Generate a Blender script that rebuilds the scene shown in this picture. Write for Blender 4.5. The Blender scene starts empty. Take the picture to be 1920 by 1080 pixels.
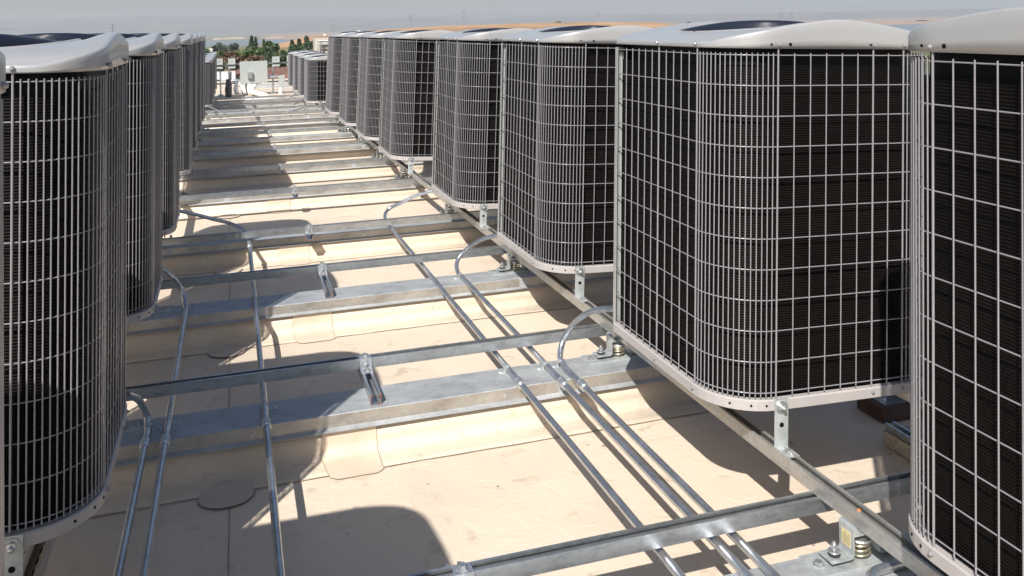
import bpy, math, random
from math import sin, cos, pi, radians, sqrt, tan, atan2
from mathutils import Vector, Matrix

scene = bpy.context.scene
C = scene.collection
K = 0.0054                      # gentle fall of the roof away from the camera

# ------------------------------------------------------------------ helpers
class MB:
    def __init__(s):
        s.v = []; s.f = []; s.m = []; s.sm = []
        s.cur = 0; s.smooth = False
    def add(s, vs, fs):
        b = len(s.v); s.v += [tuple(p) for p in vs]
        for f in fs:
            s.f.append(tuple(b + i for i in f)); s.m.append(s.cur); s.sm.append(s.smooth)
    def box(s, x0, x1, y0, y1, z0, z1):
        s.add([(x0,y0,z0),(x1,y0,z0),(x1,y1,z0),(x0,y1,z0),(x0,y0,z1),(x1,y0,z1),(x1,y1,z1),(x0,y1,z1)],
              [(0,3,2,1),(4,5,6,7),(0,1,5,4),(1,2,6,5),(2,3,7,6),(3,0,4,7)])
    def tube(s, pts, r, n=6, closed=False, caps=True):
        pts = [Vector(p) for p in pts]; N = len(pts); vs = []; prev = None
        sm = s.smooth; s.smooth = True
        for i, p in enumerate(pts):
            if closed: d = pts[(i+1) % N] - pts[i-1]
            else: d = pts[min(i+1, N-1)] - pts[max(i-1, 0)]
            d.normalize()
            if prev is None:
                u = d.cross(Vector((0,0,1)))
                if u.length < 1e-3: u = Vector((1,0,0))
            else:
                u = prev - d * prev.dot(d)
            u.normalize(); w = d.cross(u); prev = u
            rr = r[i] if isinstance(r, (list, tuple)) else r
            for k in range(n):
                a = 2*pi*k/n
                vs.append(p + u*cos(a)*rr + w*sin(a)*rr)
        fs = []
        for i in range(N if closed else N-1):
            j = (i+1) % N
            for k in range(n):
                k2 = (k+1) % n
                fs.append((i*n+k, i*n+k2, j*n+k2, j*n+k))
        s.add(vs, fs)
        if caps and not closed:
            s.smooth = False
            s.add([vs[k] for k in range(n)], [tuple(range(n))[::-1]])
            s.add([vs[(N-1)*n+k] for k in range(n)], [tuple(range(n))])
        s.smooth = sm
    def lathe(s, prof, c=(0,0,0), n=16, axis='z'):
        vs = []
        for r, z in prof:
            for k in range(n):
                a = 2*pi*k/n
                if axis == 'z': vs.append((c[0]+r*cos(a), c[1]+r*sin(a), c[2]+z))
                elif axis == 'y': vs.append((c[0]+r*cos(a), c[1]+z, c[2]-r*sin(a)))
                else: vs.append((c[0]+z, c[1]+r*cos(a), c[2]+r*sin(a)))
        fs = []
        for i in range(len(prof)-1):
            for k in range(n):
                k2 = (k+1) % n
                fs.append((i*n+k, i*n+k2, (i+1)*n+k2, (i+1)*n+k))
        s.add(vs, fs)
    def prism(s, poly, x0, x1, axis='x', closed=True):
        """poly: list of 2D points. axis x: (y,z); axis y: (x,z)"""
        n = len(poly); vs = []
        for t in (x0, x1):
            for a, b in poly:
                vs.append((t, a, b) if axis == 'x' else ((a, t, b) if axis == 'y' else (a, b, t)))
        fs = [(i, (i+1) % n, n+(i+1) % n, n+i) for i in range(n if closed else n-1)]
        if closed:
            fs.append(tuple(range(n))[::-1]); fs.append(tuple(range(n, 2*n)))
        s.add(vs, fs)
    def data(s, name, mats):
        me = bpy.data.meshes.new(name)
        me.from_pydata(s.v, [], s.f)
        me.polygons.foreach_set('material_index', s.m)
        me.polygons.foreach_set('use_smooth', s.sm)
        for m in (mats if isinstance(mats, (list, tuple)) else [mats]): me.materials.append(m)
        me.update()
        return me

def link(name, me, parent=None, loc=(0,0,0), rot=(0,0,0)):
    o = bpy.data.objects.new(name, me); C.objects.link(o)
    o.location = loc; o.rotation_euler = rot
    if parent: o.parent = parent
    return o
def thing(name, label, cat, loc=(0,0,0), rot=(0,0,0), group=None):
    o = bpy.data.objects.new(name, None); C.objects.link(o)
    o.location = loc; o.rotation_euler = rot; o.empty_display_size = .1
    tag(o, label, cat, group); return o
def tag(o, label, cat, group=None):
    o['label'] = label; o['category'] = cat
    if group: o['group'] = group
    return o
def struct(o):
    o['kind'] = 'structure'; return o
def copy_tree(o, parent=None, skip=()):
    c = o.copy(); C.objects.link(c)
    if parent: c.parent = parent
    for ch in list(o.children):
        if ch.name.split('.')[0] in skip: continue
        copy_tree(ch, c, skip)
    return c
def spline(pts, k=6):
    pts = [Vector(p) for p in pts]; out = []
    for i in range(len(pts)-1):
        p0 = pts[max(i-1,0)]; p1 = pts[i]; p2 = pts[i+1]; p3 = pts[min(i+2,len(pts)-1)]
        for j in range(k):
            t = j/k
            out.append(.5*((2*p1)+(-p0+p2)*t+(2*p0-5*p1+4*p2-p3)*t*t+(-p0+3*p1-3*p2+p3)*t**3))
    out.append(pts[-1]); return out

# ------------------------------------------------------------------ materials
def mat(name):
    m = bpy.data.materials.new(name); m.use_nodes = True
    nt = m.node_tree; b = nt.nodes['Principled BSDF']
    return m, nt, b
def N(nt, t, **kw):
    n = nt.nodes.new(t)
    for k, v in kw.items(): setattr(n, k, v)
    return n
def noise(nt, scale, detail=4, rough=.55, coord='Object', vec=None, dist=0):
    n = N(nt, 'ShaderNodeTexNoise'); n.inputs['Scale'].default_value = scale
    n.inputs['Detail'].default_value = detail; n.inputs['Roughness'].default_value = rough
    n.inputs['Distortion'].default_value = dist
    if vec is None:
        tc = N(nt, 'ShaderNodeTexCoord'); vec = tc.outputs[coord]
    nt.links.new(vec, n.inputs['Vector']); return n
def ramp(nt, fac, stops):
    r = N(nt, 'ShaderNodeValToRGB')
    e = r.color_ramp.elements
    while len(e) < len(stops): e.new(.5)
    for i, (p, c) in enumerate(stops):
        e[i].position = p; e[i].color = (*c, 1) if len(c) == 3 else c
    nt.links.new(fac, r.inputs[0]); return r
def mixc(nt, a, b, fac, mode='MIX'):
    m = N(nt, 'ShaderNodeMix', data_type='RGBA', blend_type=mode)
    for sock, v in ((6, a), (7, b), (0, fac)):
        if isinstance(v, (int, float)): m.inputs[sock].default_value = v
        elif isinstance(v, tuple): m.inputs[sock].default_value = (*v, 1)
        else: nt.links.new(v, m.inputs[sock])
    return m.outputs[2]
def bump(nt, b, h, strength, dist=.002):
    n = N(nt, 'ShaderNodeBump'); n.inputs['Strength'].default_value = strength; n.inputs['Distance'].default_value = dist
    nt.links.new(h, n.inputs['Height']); nt.links.new(n.outputs[0], b.inputs['Normal']); return n
def simple(name, col, rough=.5, metal=0, var=.12, scale=20, spec=.5, coat=0):
    m, nt, b = mat(name)
    n = noise(nt, scale)
    lo = tuple(c*(1-var) for c in col); hi = tuple(min(1, c*(1+var)) for c in col)
    r = ramp(nt, n.outputs['Fac'], [(.3, lo), (.7, hi)])
    nt.links.new(r.outputs[0], b.inputs['Base Color'])
    b.inputs['Roughness'].default_value = rough; b.inputs['Metallic'].default_value = metal
    b.inputs['Specular IOR Level'].default_value = spec; b.inputs['Coat Weight'].default_value = coat
    b.inputs['Coat Roughness'].default_value = .15
    return m

def roof_mat():
    m, nt, b = mat('roof_membrane')
    tc = N(nt, 'ShaderNodeTexCoord'); v = tc.outputs['Object']
    n1 = noise(nt, 1.1, 6, .6, vec=v, dist=.6); n2 = noise(nt, 9, 6, .65, vec=v, dist=.8); n3 = noise(nt, 70, 3, .6, vec=v)
    base = ramp(nt, n1.outputs['Fac'], [(.28, (.60,.505,.40)), (.5, (.65,.555,.445)), (.8, (.67,.58,.465))])
    st = ramp(nt, n2.outputs['Fac'], [(.30, (.74,.70,.63)), (.42, (1,1,1)), (.62, (1,.99,.98)), (.75, (.93,.90,.86))])
    c = mixc(nt, base.outputs[0], st.outputs[0], .75, 'MULTIPLY')
    # small pits and scuffs
    vo = N(nt, 'ShaderNodeTexVoronoi'); vo.inputs['Scale'].default_value = 9; nt.links.new(v, vo.inputs['Vector'])
    vr = ramp(nt, vo.outputs['Distance'], [(.05, (1,1,1)), (.085, (0,0,0))])
    gate = noise(nt, 2.3, 2, .5, vec=v); gr = ramp(nt, gate.outputs['Fac'], [(.52, (0,0,0)), (.60, (1,1,1))])
    g = mixc(nt, vr.outputs[0], gr.outputs[0], 1.0, 'MULTIPLY')
    c = mixc(nt, c, (.25,.19,.14), g)
    # long drag marks
    mp = N(nt, 'ShaderNodeMapping'); mp.inputs['Scale'].default_value = (1.2, 6, 1); mp.inputs['Rotation'].default_value = (0,0,.45)
    nt.links.new(v, mp.inputs[0]); n4 = noise(nt, 2.6, 7, .7, vec=mp.outputs[0], dist=1.2)
    dr = ramp(nt, n4.outputs['Fac'], [(.60, (0,0,0)), (.70, (.35,.35,.35))])
    c = mixc(nt, c, (.42,.345,.27), dr.outputs[0])
    dirt = noise(nt, .55, 5, .6, vec=v, dist=.4)
    drr = ramp(nt, dirt.outputs['Fac'], [(.48, (0,0,0)), (.64, (.34,.34,.34))])
    c = mixc(nt, c, (.40,.335,.27), drr.outputs[0])
    nt.links.new(c, b.inputs['Base Color']); b.inputs['Roughness'].default_value = .62
    b.inputs['Specular IOR Level'].default_value = .35
    ad = N(nt, 'ShaderNodeMath', operation='ADD'); nt.links.new(n3.outputs['Fac'], ad.inputs[0])
    mu = N(nt, 'ShaderNodeMath', operation='MULTIPLY'); mu.inputs[1].default_value = 4; nt.links.new(n2.outputs['Fac'], mu.inputs[0])
    nt.links.new(mu.outputs[0], ad.inputs[1])
    bump(nt, b, ad.outputs[0], .5, .0025)
    return m
def galv(name, base=(.62,.64,.66), rough=.38, metal=.85, streak=(30,30,30), brown=.0):
    m, nt, b = mat(name)
    tc = N(nt, 'ShaderNodeTexCoord'); mp = N(nt, 'ShaderNodeMapping'); mp.inputs['Scale'].default_value = streak
    nt.links.new(tc.outputs['Object'], mp.inputs[0])
    n1 = noise(nt, 1, 5, .6, vec=mp.outputs[0]); n2 = noise(nt, 3.1, 5, .65)
    lo = tuple(c*.78 for c in base); hi = tuple(min(1, c*1.12) for c in base)
    r = ramp(nt, n1.outputs['Fac'], [(.3, lo), (.5, base), (.72, hi)])
    r2 = ramp(nt, n2.outputs['Fac'], [(.3, (.72,.72,.74)), (.55, (1,1,1))])
    c = mixc(nt, r.outputs[0], r2.outputs[0], .8, 'MULTIPLY')
    vo = N(nt, 'ShaderNodeTexVoronoi'); vo.inputs['Scale'].default_value = 95; nt.links.new(tc.outputs['Object'], vo.inputs['Vector'])
    sg = N(nt, 'ShaderNodeSeparateColor'); nt.links.new(vo.outputs['Color'], sg.inputs[0])
    vr = ramp(nt, sg.outputs[0], [(0, (.86,.86,.87)), (1, (1,1,1))])
    c = mixc(nt, c, vr.outputs[0], .9, 'MULTIPLY')
    if brown:
        n3 = noise(nt, 5, 5, .6); r3 = ramp(nt, n3.outputs['Fac'], [(.55, (0,0,0)), (.7, (brown,)*3)])
        c = mixc(nt, c, (.30,.22,.15), r3.outputs[0])
    nt.links.new(c, b.inputs['Base Color']); b.inputs['Metallic'].default_value = metal
    rr = N(nt, 'ShaderNodeMapRange'); rr.inputs[3].default_value = rough*.75; rr.inputs[4].default_value = rough*1.35
    nt.links.new(n1.outputs['Fac'], rr.inputs[0]); nt.links.new(rr.outputs[0], b.inputs['Roughness'])
    bump(nt, b, n1.outputs['Fac'], .12, .001)
    return m
def coil_mat():
    m, nt, b = mat('coil_fins')
    tc = N(nt, 'ShaderNodeTexCoord'); sp = N(nt, 'ShaderNodeSeparateXYZ'); nt.links.new(tc.outputs['Object'], sp.inputs[0])
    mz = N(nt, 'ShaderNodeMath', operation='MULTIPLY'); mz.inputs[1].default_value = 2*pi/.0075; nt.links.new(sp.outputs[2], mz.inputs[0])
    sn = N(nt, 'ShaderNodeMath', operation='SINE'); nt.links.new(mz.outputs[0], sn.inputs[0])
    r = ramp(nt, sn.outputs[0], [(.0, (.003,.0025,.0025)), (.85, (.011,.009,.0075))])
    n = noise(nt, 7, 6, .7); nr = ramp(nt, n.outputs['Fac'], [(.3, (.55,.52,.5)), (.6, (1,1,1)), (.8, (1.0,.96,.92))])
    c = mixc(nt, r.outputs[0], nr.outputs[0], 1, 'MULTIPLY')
    nt.links.new(c, b.inputs['Base Color']); b.inputs['Roughness'].default_value = .6; b.inputs['Specular IOR Level'].default_value = .10
    bump(nt, b, sn.outputs[0], .6, .002)
    return m
def cap_mat():
    m, nt, b = mat('painted_steel_cover')
    n = noise(nt, 3, 5, .6); n2 = noise(nt, 60, 2, .5)
    r = ramp(nt, n.outputs['Fac'], [(.3, (.40,.40,.402)), (.6, (.425,.425,.427)), (.8, (.415,.41,.40))])
    oi = N(nt, 'ShaderNodeObjectInfo'); rv = ramp(nt, oi.outputs['Random'], [(0, (.93,.93,.93)), (1, (1.0,.995,.985))])
    n3 = noise(nt, 14, 8, .7, dist=.6); sc = ramp(nt, n3.outputs['Fac'], [(.30, (.86,.85,.83)), (.40, (1,1,1))])
    cc = mixc(nt, mixc(nt, r.outputs[0], rv.outputs[0], 1, 'MULTIPLY'), sc.outputs[0], .7, 'MULTIPLY')
    nt.links.new(cc, b.inputs['Base Color']); b.inputs['Roughness'].default_value = .36; b.inputs['Metallic'].default_value = .25
    b.inputs['Coat Weight'].default_value = .35; b.inputs['Coat Roughness'].default_value = .10
    return m
def leaf_mat(name, a, bcol):
    m, nt, b = mat(name)
    n = noise(nt, .35, 3, .6); ob = N(nt, 'ShaderNodeObjectInfo')
    n2 = noise(nt, 3.0, 2, .6)
    ad = N(nt, 'ShaderNodeMath', operation='ADD'); nt.links.new(n.outputs['Fac'], ad.inputs[0]); nt.links.new(n2.outputs['Fac'], ad.inputs[1])
    r = ramp(nt, ad.outputs[0], [(.75, a), (1.2, bcol)])
    nt.links.new(r.outputs[0], b.inputs['Base Color']); b.inputs['Roughness'].default_value = .6
    return m

M = {}
M['roof'] = roof_mat()
M['seam'] = simple('membrane_seam_sealant', (.33,.26,.19), .7, 0, .3, 12)
M['patch'] = simple('membrane_patch', (.61,.505,.395), .6, 0, .08, 9)
M['disc'] = simple('membrane_disc', (.53,.445,.36), .65, 0, .08, 14)
M['cap'] = cap_mat()
M['wire'] = simple('painted_wire', (.27,.264,.28), .30, .15, .06, 40, coat=.3)
M['pan'] = simple('painted_base_pan', (.40,.375,.365), .38, 0, .05, 8)
M['coil'] = coil_mat()
M['black'] = simple('black_plastic', (.006,.006,.007), .5, 0, .2, 20, spec=.15)
M['grille'] = simple('fan_grille_coating', (.016,.020,.034), .30, 0, .1, 20)
M['strut'] = galv('galvanised_strut', (.56,.58,.59), .33, .85, (22,60,60), .0)
M['rail'] = galv('weathered_rail', (.58,.57,.54), .42, .7, (60,5,60), .35)
M['conduit'] = galv('steel_conduit', (.60,.63,.67), .30, .9, (25,12,25))
M['fitting'] = galv('steel_fitting', (.72,.74,.76), .32, .85, (40,40,40))
M['sheet'] = galv('galvanised_sheet', (.47,.49,.50), .50, .4, (9,14,14), .0)
M['sheetside'] = galv('galvanised_side_roof_tint', (.56,.53,.48), .40, .75, (6,6,14), .15)  # tan reflection of the roof put into the curb side's base colour
M['bolt'] = galv('zinc_bolt', (.66,.68,.68), .33, .85, (90,90,90))
M['bracket'] = galv('zinc_bracket', (.60,.64,.64), .42, .55, (18,18,18))
M['spring'] = simple('yellow_zinc_spring', (.50,.46,.33), .33, .8, .15, 30)
M['rubber'] = simple('rubber', (.02,.02,.02), .7)
M['rust'] = simple('rusty_cut_edge', (.28,.11,.05), .8, 0, .35, 120)
M['sticker'] = simple('yellow_sticker', (.60,.52,.28), .5, 0, .03, 10)
M['ink'] = simple('ink', (.05,.05,.03), .6)
M['orange'] = simple('orange_tip', (.65,.22,.07), .6)
M['box'] = simple('grey_enclosure_paint', (.36,.39,.375), .4, 0, .05, 3)
M['white'] = simple('white_insulation', (.80,.80,.78), .6, 0, .05, 10)
M['wood'] = simple('dark_wood', (.085,.045,.032), .75, 0, .3, 25)
M['foam'] = simple('fibre_block', (.42,.37,.30), .85, 0, .3, 60)
M['darkins'] = simple('dark_grey_insulation', (.10,.105,.11), .75, 0, .3, 20)

# ------------------------------------------------------------------ condenser unit
A = .80; R = .172; H = 1.084
def outline(off=0., seg=9, step=.027, a=A, sharp=.014):
    """closed list of (x, y, nx, ny); corners: near-left, near-right, far-right rounded, far-left sharp"""
    h = a/2; pts = []
    cs = [((-1,-1), R, pi), ((1,-1), R, 1.5*pi), ((1,1), R, 0), ((-1,1), sharp, .5*pi)]
    for i, ((sx, sy), r, a0) in enumerate(cs):
        cx, cy = sx*(h-r), sy*(h-r)
        sg = seg if r > .05 else 2
        for k in range(sg+1):
            t = a0 + .5*pi*k/sg
            pts.append((cx+(r+off)*cos(t), cy+(r+off)*sin(t), cos(t), sin(t)))
        # straight to the next corner
        (nx_, ny_), r2, a2 = cs[(i+1) % 4]
        ex, ey = nx_*(h-r2)+(r2+off)*cos(a2), ny_*(h-r2)+(r2+off)*sin(a2)
        x, y = pts[-1][0], pts[-1][1]; L = sqrt((ex-x)**2+(ey-y)**2); n = max(1, int(L/step))
        for k in range(1, n):
            pts.append((x+(ex-x)*k/n, y+(ey-y)*k/n, pts[-1][2] if k > 1 else cos(a2), sin(a2) if k == 1 else pts[-1][3]))
    return pts
def prof(x):
    t = min(1, abs(x)/(A/2))
    return .020 + .072*(1-(.86*t**1.45+.14*t**14))
ROP = .31
def make_unit(name, label, h=H, screws=True):
    root = thing(name, label, 'air conditioner')
    # base pan
    mb = MB(); o = outline(.010); n = len(o)
    lv = [(-.004, .0), (.0, .003), (.0, .031), (-.004, .034), (-.022, .034), (-.03, .012)]
    vs = []
    for d, z in lv: vs += [(x+nx*d, y+ny*d, z) for x, y, nx, ny in o]
    fs = [(i*n+k, i*n+(k+1) % n, (i+1)*n+(k+1) % n, (i+1)*n+k) for i in range(len(lv)-1) for k in range(n)]
    mb.add(vs, fs); mb.add([(x-nx*.03, y-ny*.03, .012) for x, y, nx, ny in o], [tuple(range(n))])
    mb.add([(x-nx*.004, y-ny*.004, 0) for x, y, nx, ny in o], [tuple(range(n))[::-1]])
    link('base_pan', mb.data('base_pan', M['pan']), root)
    # screw holes in the pan edge: dark plugs
    # coil
    mb = MB(); o = outline(-.023); n = len(o)
    zz = [.034, h-.055]
    vs = [];
    for z in zz: vs += [(x, y, z) for x, y, nx, ny in o]
    mb.smooth = True
    mb.add(vs, [(k, (k+1) % n, n+(k+1) % n, n+k) for k in range(n)])
    link('coil', mb.data('coil', M['coil']), root)
    mb = MB()  # black backing stands in for the shade in the gap above the coil
    vs = []
    o2 = outline(-.036); n2 = len(o2)
    for z in (h-.06, h+.004): vs += [(x, y, z) for x, y, nx, ny in o2]
    mb.add(vs, [(k, (k+1) % n2, n2+(k+1) % n2, n2+k) for k in range(n2)])
    mb.add([(x, y, h-.055) for x, y, nx, ny in o], [tuple(range(n))])
    link('gap_shade_backing', mb.data('gap_shade_backing', M['black']), root)
    # wire guard
    mb = MB(); ring = [(x, y) for x, y, nx, ny in outline(0.0, 10, .5)]
    top = h-.020; bot = .052; nr = max(3, round((top-bot)/.0905))
    for i in range(nr+1):
        z = bot+(top-bot)*i/nr
        mb.tube([(x, y, z) for x, y in ring], .0019, 5, closed=True)
    hh = A/2
    thick = []
    def vert(x, y, nx, ny, r=.0021, z0=.040, z1=None):
        x += nx*.0035; y += ny*.0035
        mb.tube([(x, y, z0), (x, y, z1 or h-.013)], r, 5)
    for (sx, sy, a0) in ((-1,-1,pi), (1,-1,1.5*pi), (1,1,0)):
        cx, cy = sx*(hh-R), sy*(hh-R)
        for k in range(18):
            t = a0+.5*pi*k/17; edge = k in (0, 17)
            vert(cx+R*cos(t), cy+R*sin(t), cos(t), sin(t), .0032 if edge else .0021, .028 if edge else .040, h+.008 if edge else None)
            if edge: thick.append((cx+R*cos(t), cy+R*sin(t), cos(t), sin(t)))
    L = A-2*R
    def face(px, py, dx, dy, nx, ny, length, cnt, th):
        for k in range(1, cnt):
            x = px+dx*length*k/cnt; y = py+dy*length*k/cnt
            e = k == th
            vert(x, y, nx, ny, .0032 if e else .0021, .028 if e else .040, h+.008 if e else None)
            if e: thick.append((x, y, nx, ny))
    face(-hh+R, -hh, 1, 0, 0, -1, L, 8, 6)
    face(hh, -hh+R, 0, 1, 1, 0, L, 9, 5)
    face(hh-R, hh, -1, 0, 0, 1, L+R-.04, 11, 6)
    face(-hh, hh-.045, 0, -1, -1, 0, L+R-.045, 11, 6)
    link('wire_guard', mb.data('wire_guard', M['wire']), root)
    # corner post (service panel corner)
    mb = MB()
    mb.prism([(-hh-.004, hh+.004), (-hh-.004, hh-.016), (-hh-.001, hh-.016), (-hh-.001, hh+.001), (-hh+.09, hh+.001), (-hh+.09, hh+.004)], .03, h-.012, 'z')
    link('corner_post', mb.data('corner_post', M['cap']), root)
    mb = MB(); mb.box(-hh+.012, -hh+.10, hh-.012, hh-.006, .04, h-.03)
    link('service_panel', mb.data('service_panel', M['box']), root)
    # top cover
    mb = MB(); mb.smooth = True
    o = outline(.009); n = len(o)
    rows = []
    rows.append([(x-nx*.012, y-ny*.012, h+.002) for x, y, nx, ny in o])
    rows.append([(x, y, h) for x, y, nx, ny in o])
    for fz, d in ((.0, .0), (.35, 0), (.7, 0), (1., 0)):
        if fz == 0: continue
        rows.append([(x, y, h+(prof(x)-.0075)*fz) for x, y, nx, ny in o])
    for d, dz in ((.0010,.0045), (.0025,.0025), (.005,.0010), (.009,.0)):
        rows.append([(x-nx*d, y-ny*d, h+prof(x)-dz) for x, y, nx, ny in o])
    inner = []
    for x, y, nx, ny in o:
        l = sqrt(x*x+y*y); inner.append((x/l*ROP, y/l*ROP))
    steps = 9
    for j in range(1, steps+1):
        t = j/steps; row = []
        for (x, y, nx, ny), (ix, iy) in zip(o, inner):
            sx, sy = x-nx*.009, y-ny*.009
            X = sx+(ix-sx)*t; Y = sy+(iy-sy)*t
            w = t*t*(3-2*t); w = w**1.5
            row.append((X, Y, h+prof(X)*(1-w)+(.55*prof(X)+.45*.046)*w))
        rows.append(row)
    for d, z in ((.004,.050), (.009,.050), (.012,.044), (.012,-.03), (.012,-.25)):
        rows.append([(x*(1-d/ROP), y*(1-d/ROP), h+z+(.55*(prof(x)-.046) if z > .04 else 0)) for x, y in inner])
    vs = [p for r in rows for p in r]
    fs = [(i*n+k, i*n+(k+1) % n, (i+1)*n+(k+1) % n, (i+1)*n+k) for i in range(len(rows)-1) for k in range(n)]
    mb.add(vs, fs)
    nwall = (len(rows)-3)*n
    me = mb.data('top_cover', [M['cap'], M['black']])
    for p in me.polygons:
        if p.index >= nwall: p.material_index = 1
    cover = link('top_cover', me, root)
    # knock-out holes of the cover and base edge
    if screws:
        for x, y, z, r in ((-.19,-hh-.0093,.013,.0055), (-.275+.02,-hh-.0088,.013,.0035), (.10,-hh-.0093,.013,.004)):
            mb = MB(); mb.lathe([(0,-.0008),(r,-.0008),(r,.001)], (0,0,0), 8, 'y'); link('knockout', mb.data('knockout', M['black']), cover, (x, y, h+z))
        for t_ in (1.25*pi, 1.36*pi, 1.44*pi):
            cx, cy = -(hh-R), -(hh-R)
            mb = MB(); mb.lathe([(0,-.0012),(.0036,-.0012),(.0036,.0012)], (0,0,0), 8, 'y')
            link('knockout', mb.data('knockout', M['black']), root, (cx+(R+.010)*cos(t_), cy+(R+.010)*sin(t_), .018), (0,0,t_+pi/2))
    # grille + fan
    mb = MB()
    for k in range(22):
        r = .045+(.304-.045)*k/21; z = h+.053+.037*(1-(r/.31)**2.2)
        mb.tube([(r*cos(2*pi*j/40), r*sin(2*pi*j/40), z) for j in range(40)], .0022, 5, closed=True)
    for k in range(12):
        a = 2*pi*k/12+.1
        mb.tube([(r*cos(a), r*sin(a), h+.0505+.037*(1-(r/.31)**2.2)) for r in (.03,.08,.14,.2,.25,.28,.31)], .0028, 5)
    mb.lathe([(.001,.090),(.05,.088),(.05,.083),(.001,.083)], (0,0,h), 20)
    link('fan_grille', mb.data('fan_grille', M['grille']), cover)
    mb = MB(); mb.lathe([(.001,-.02),(.07,-.02),(.075,-.03),(.075,-.20),(.001,-.20)], (0,0,h), 20)
    for k in range(4):
        a = 2*pi*k/4+.4
        pp = []
        for r in (.07,.14,.21,.262):
            for s_ in (-1, 1):
                aa = a+s_*.45*(.4+r*2)
                pp.append((r*cos(aa), r*sin(aa), h-.06+s_*.022))
        mb.add(pp, [(2*i, 2*i+1, 2*i+3, 2*i+2) for i in range(3)])
    link('fan', mb.data('fan', M['black']), cover)
    if screws:
        sm = MB(); sm.lathe([(0,-.0065),(.0035,-.006),(.005,-.003),(.0055,-.0008),(.0066,-.0008),(.0066,.001)], (0,0,0), 8, 'y')
        sme = sm.data('screw', M['wire'])
        for x, y, nx, ny in thick:
            if ny > .7 or nx > .7 and False: continue
            a = atan2(ny, nx)+pi/2
            for z in (h+.011, .021):
                s_ = link('screw', sme, root, (x+nx*.0105, y+ny*.0105, z), (0, pi if z < .5 else 0, a if z > .5 else a))
    return root

def bracket_mesh():
    mb = MB()
    mb.box(-.0225, .0225, -.004, .0, -.112, .036)
    mb.box(-.0225, .0225, -.062, -.004, -.112, -.108)
    return mb.data('mounting_bracket', M['bracket'])
BR = bracket_mesh()
mb = MB(); mb.lathe([(0,-.022),(.0055,-.021),(.0055,-.009),(.0105,-.008),(.0105,-.003),(.019,-.003),(.019,0)], (0,0,0), 12, 'y')
BOLT_Y = mb.data('bolt', M['bolt'])
mb = MB(); mb.lathe([(.016,0),(.016,.002),(.0105,.002),(.0105,.010),(.0001,.010)], (0,0,0), 6, 'z')
BOLT_Z = mb.data('bolt', M['bolt'])
mb = MB(); mb.lathe([(0,-.0005),(.0075,-.0005),(.0075,.001)], (0,0,0), 12, 'y')
HOLE = mb.data('hole', M['black'])
def add_bracket(root, wx, wy, rotz):
    """root: unit; wx, wy: place in unit frame after undoing its turn"""
    b = link('mounting_bracket', BR, root, (wx, wy, 0), (0, 0, rotz))
    link('bolt', BOLT_Y, b, (0, -.004, .013)); link('bolt', BOLT_Z, b, (0, -.036, -.108))
    link('hole', HOLE, b, (0, -.0045, -.040))

proto = make_unit('condenser_unit', 'x')
# placements: (row, X of aisle face, far-corner Y, tilt)
YF = [1.75, 3.17, 4.79, 6.44, 8.80, 10.38, 11.95, 13.60]
names_r = [
 'nearest condenser unit on the right, cut off by the right edge of the photo',
 'largest looking condenser unit, second from the front of the right row, bracket in view',
 'third condenser unit of the right row, directly behind the largest looking one',
 'fourth condenser unit of the right row, between the third and the wider gap',
 'fifth condenser unit of the right row, just beyond the wider gap',
 'sixth condenser unit of the right row, narrow slice after the wider gap',
 'seventh condenser unit of the right row, second last tall one',
 'last tall condenser unit of the right row, beside the pale parapet building']
names_l = [
 'condenser unit cut off by the left edge of the photo, only a sliver',
 'large shaded condenser unit at the front left with mirror-bright rounded cover corner',
 'second full condenser unit of the left row, shaded wire corner beside the front one',
 'third full condenser unit of the left row, ending above a bent conduit',
 'fourth full condenser unit of the left row, thin shaded slice',
 'fifth full condenser unit of the left row, thin shaded slice near the aisle',
 'sixth full condenser unit of the left row, very thin shaded edge',
 'last tall condenser unit of the left row, barely showing at its far end']
G1 = 'tall condenser units in the right row'; G2 = 'tall condenser units in the left row'
first = True
def place_unit(src, X, Yf, zb, tilt, rotz, label, group, brk=None, skip=()):
    global first
    if first: o = src; first = False
    else: o = copy_tree(src, None, skip)
    o.location = (X, Yf-A/2, zb); 
    jit = (sum(map(ord, label)) % 13-6)*.0006
    o.rotation_euler = (Matrix.Rotation(tilt, 3, 'Y') @ Matrix.Rotation(rotz+jit, 3, 'Z')).to_euler()
    tag(o, label, 'air conditioner', group)
    if brk is not None:
        # near-face world offset (brk, -A/2) in unit frame
        v = Matrix.Rotation(-rotz, 2) @ Vector((brk, -A/2-.011))
        add_bracket(o, v.x, v.y, -rotz)
    return o
for i, Y in enumerate(YF):
    yu = Y/1.4
    t = min(.064, .0525+.0089*(yu-4))
    X0 = 1.395-.007*(Y-2.8) - (.03 if i == 1 else 0)
    zb = -1.1616-K*Y - t*A/2
    place_unit(proto, X0+A/2, Y, zb, t, -pi/2 if i == 0 else 0, names_r[i], G1, brk=-.215 if i == 1 else -.24, skip=() if i < 5 else ('screw','knockout'))
for i, Y in enumerate(YF):
    t = .028; X0 = -.335-.0032*(Y-2.8)
    if i == 0: Y = 1.68; X0 = -.352; t = .02
    zb = -1.1616-K*Y + t*A/2
    o_ = place_unit(proto, X0-A/2, Y-.024, zb, t, pi/2, names_l[i], G2, brk=.235 if i < 4 else None, skip=() if i < 4 else ('screw','knockout'))
    o_.scale = (1.06, 1, 1)
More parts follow.
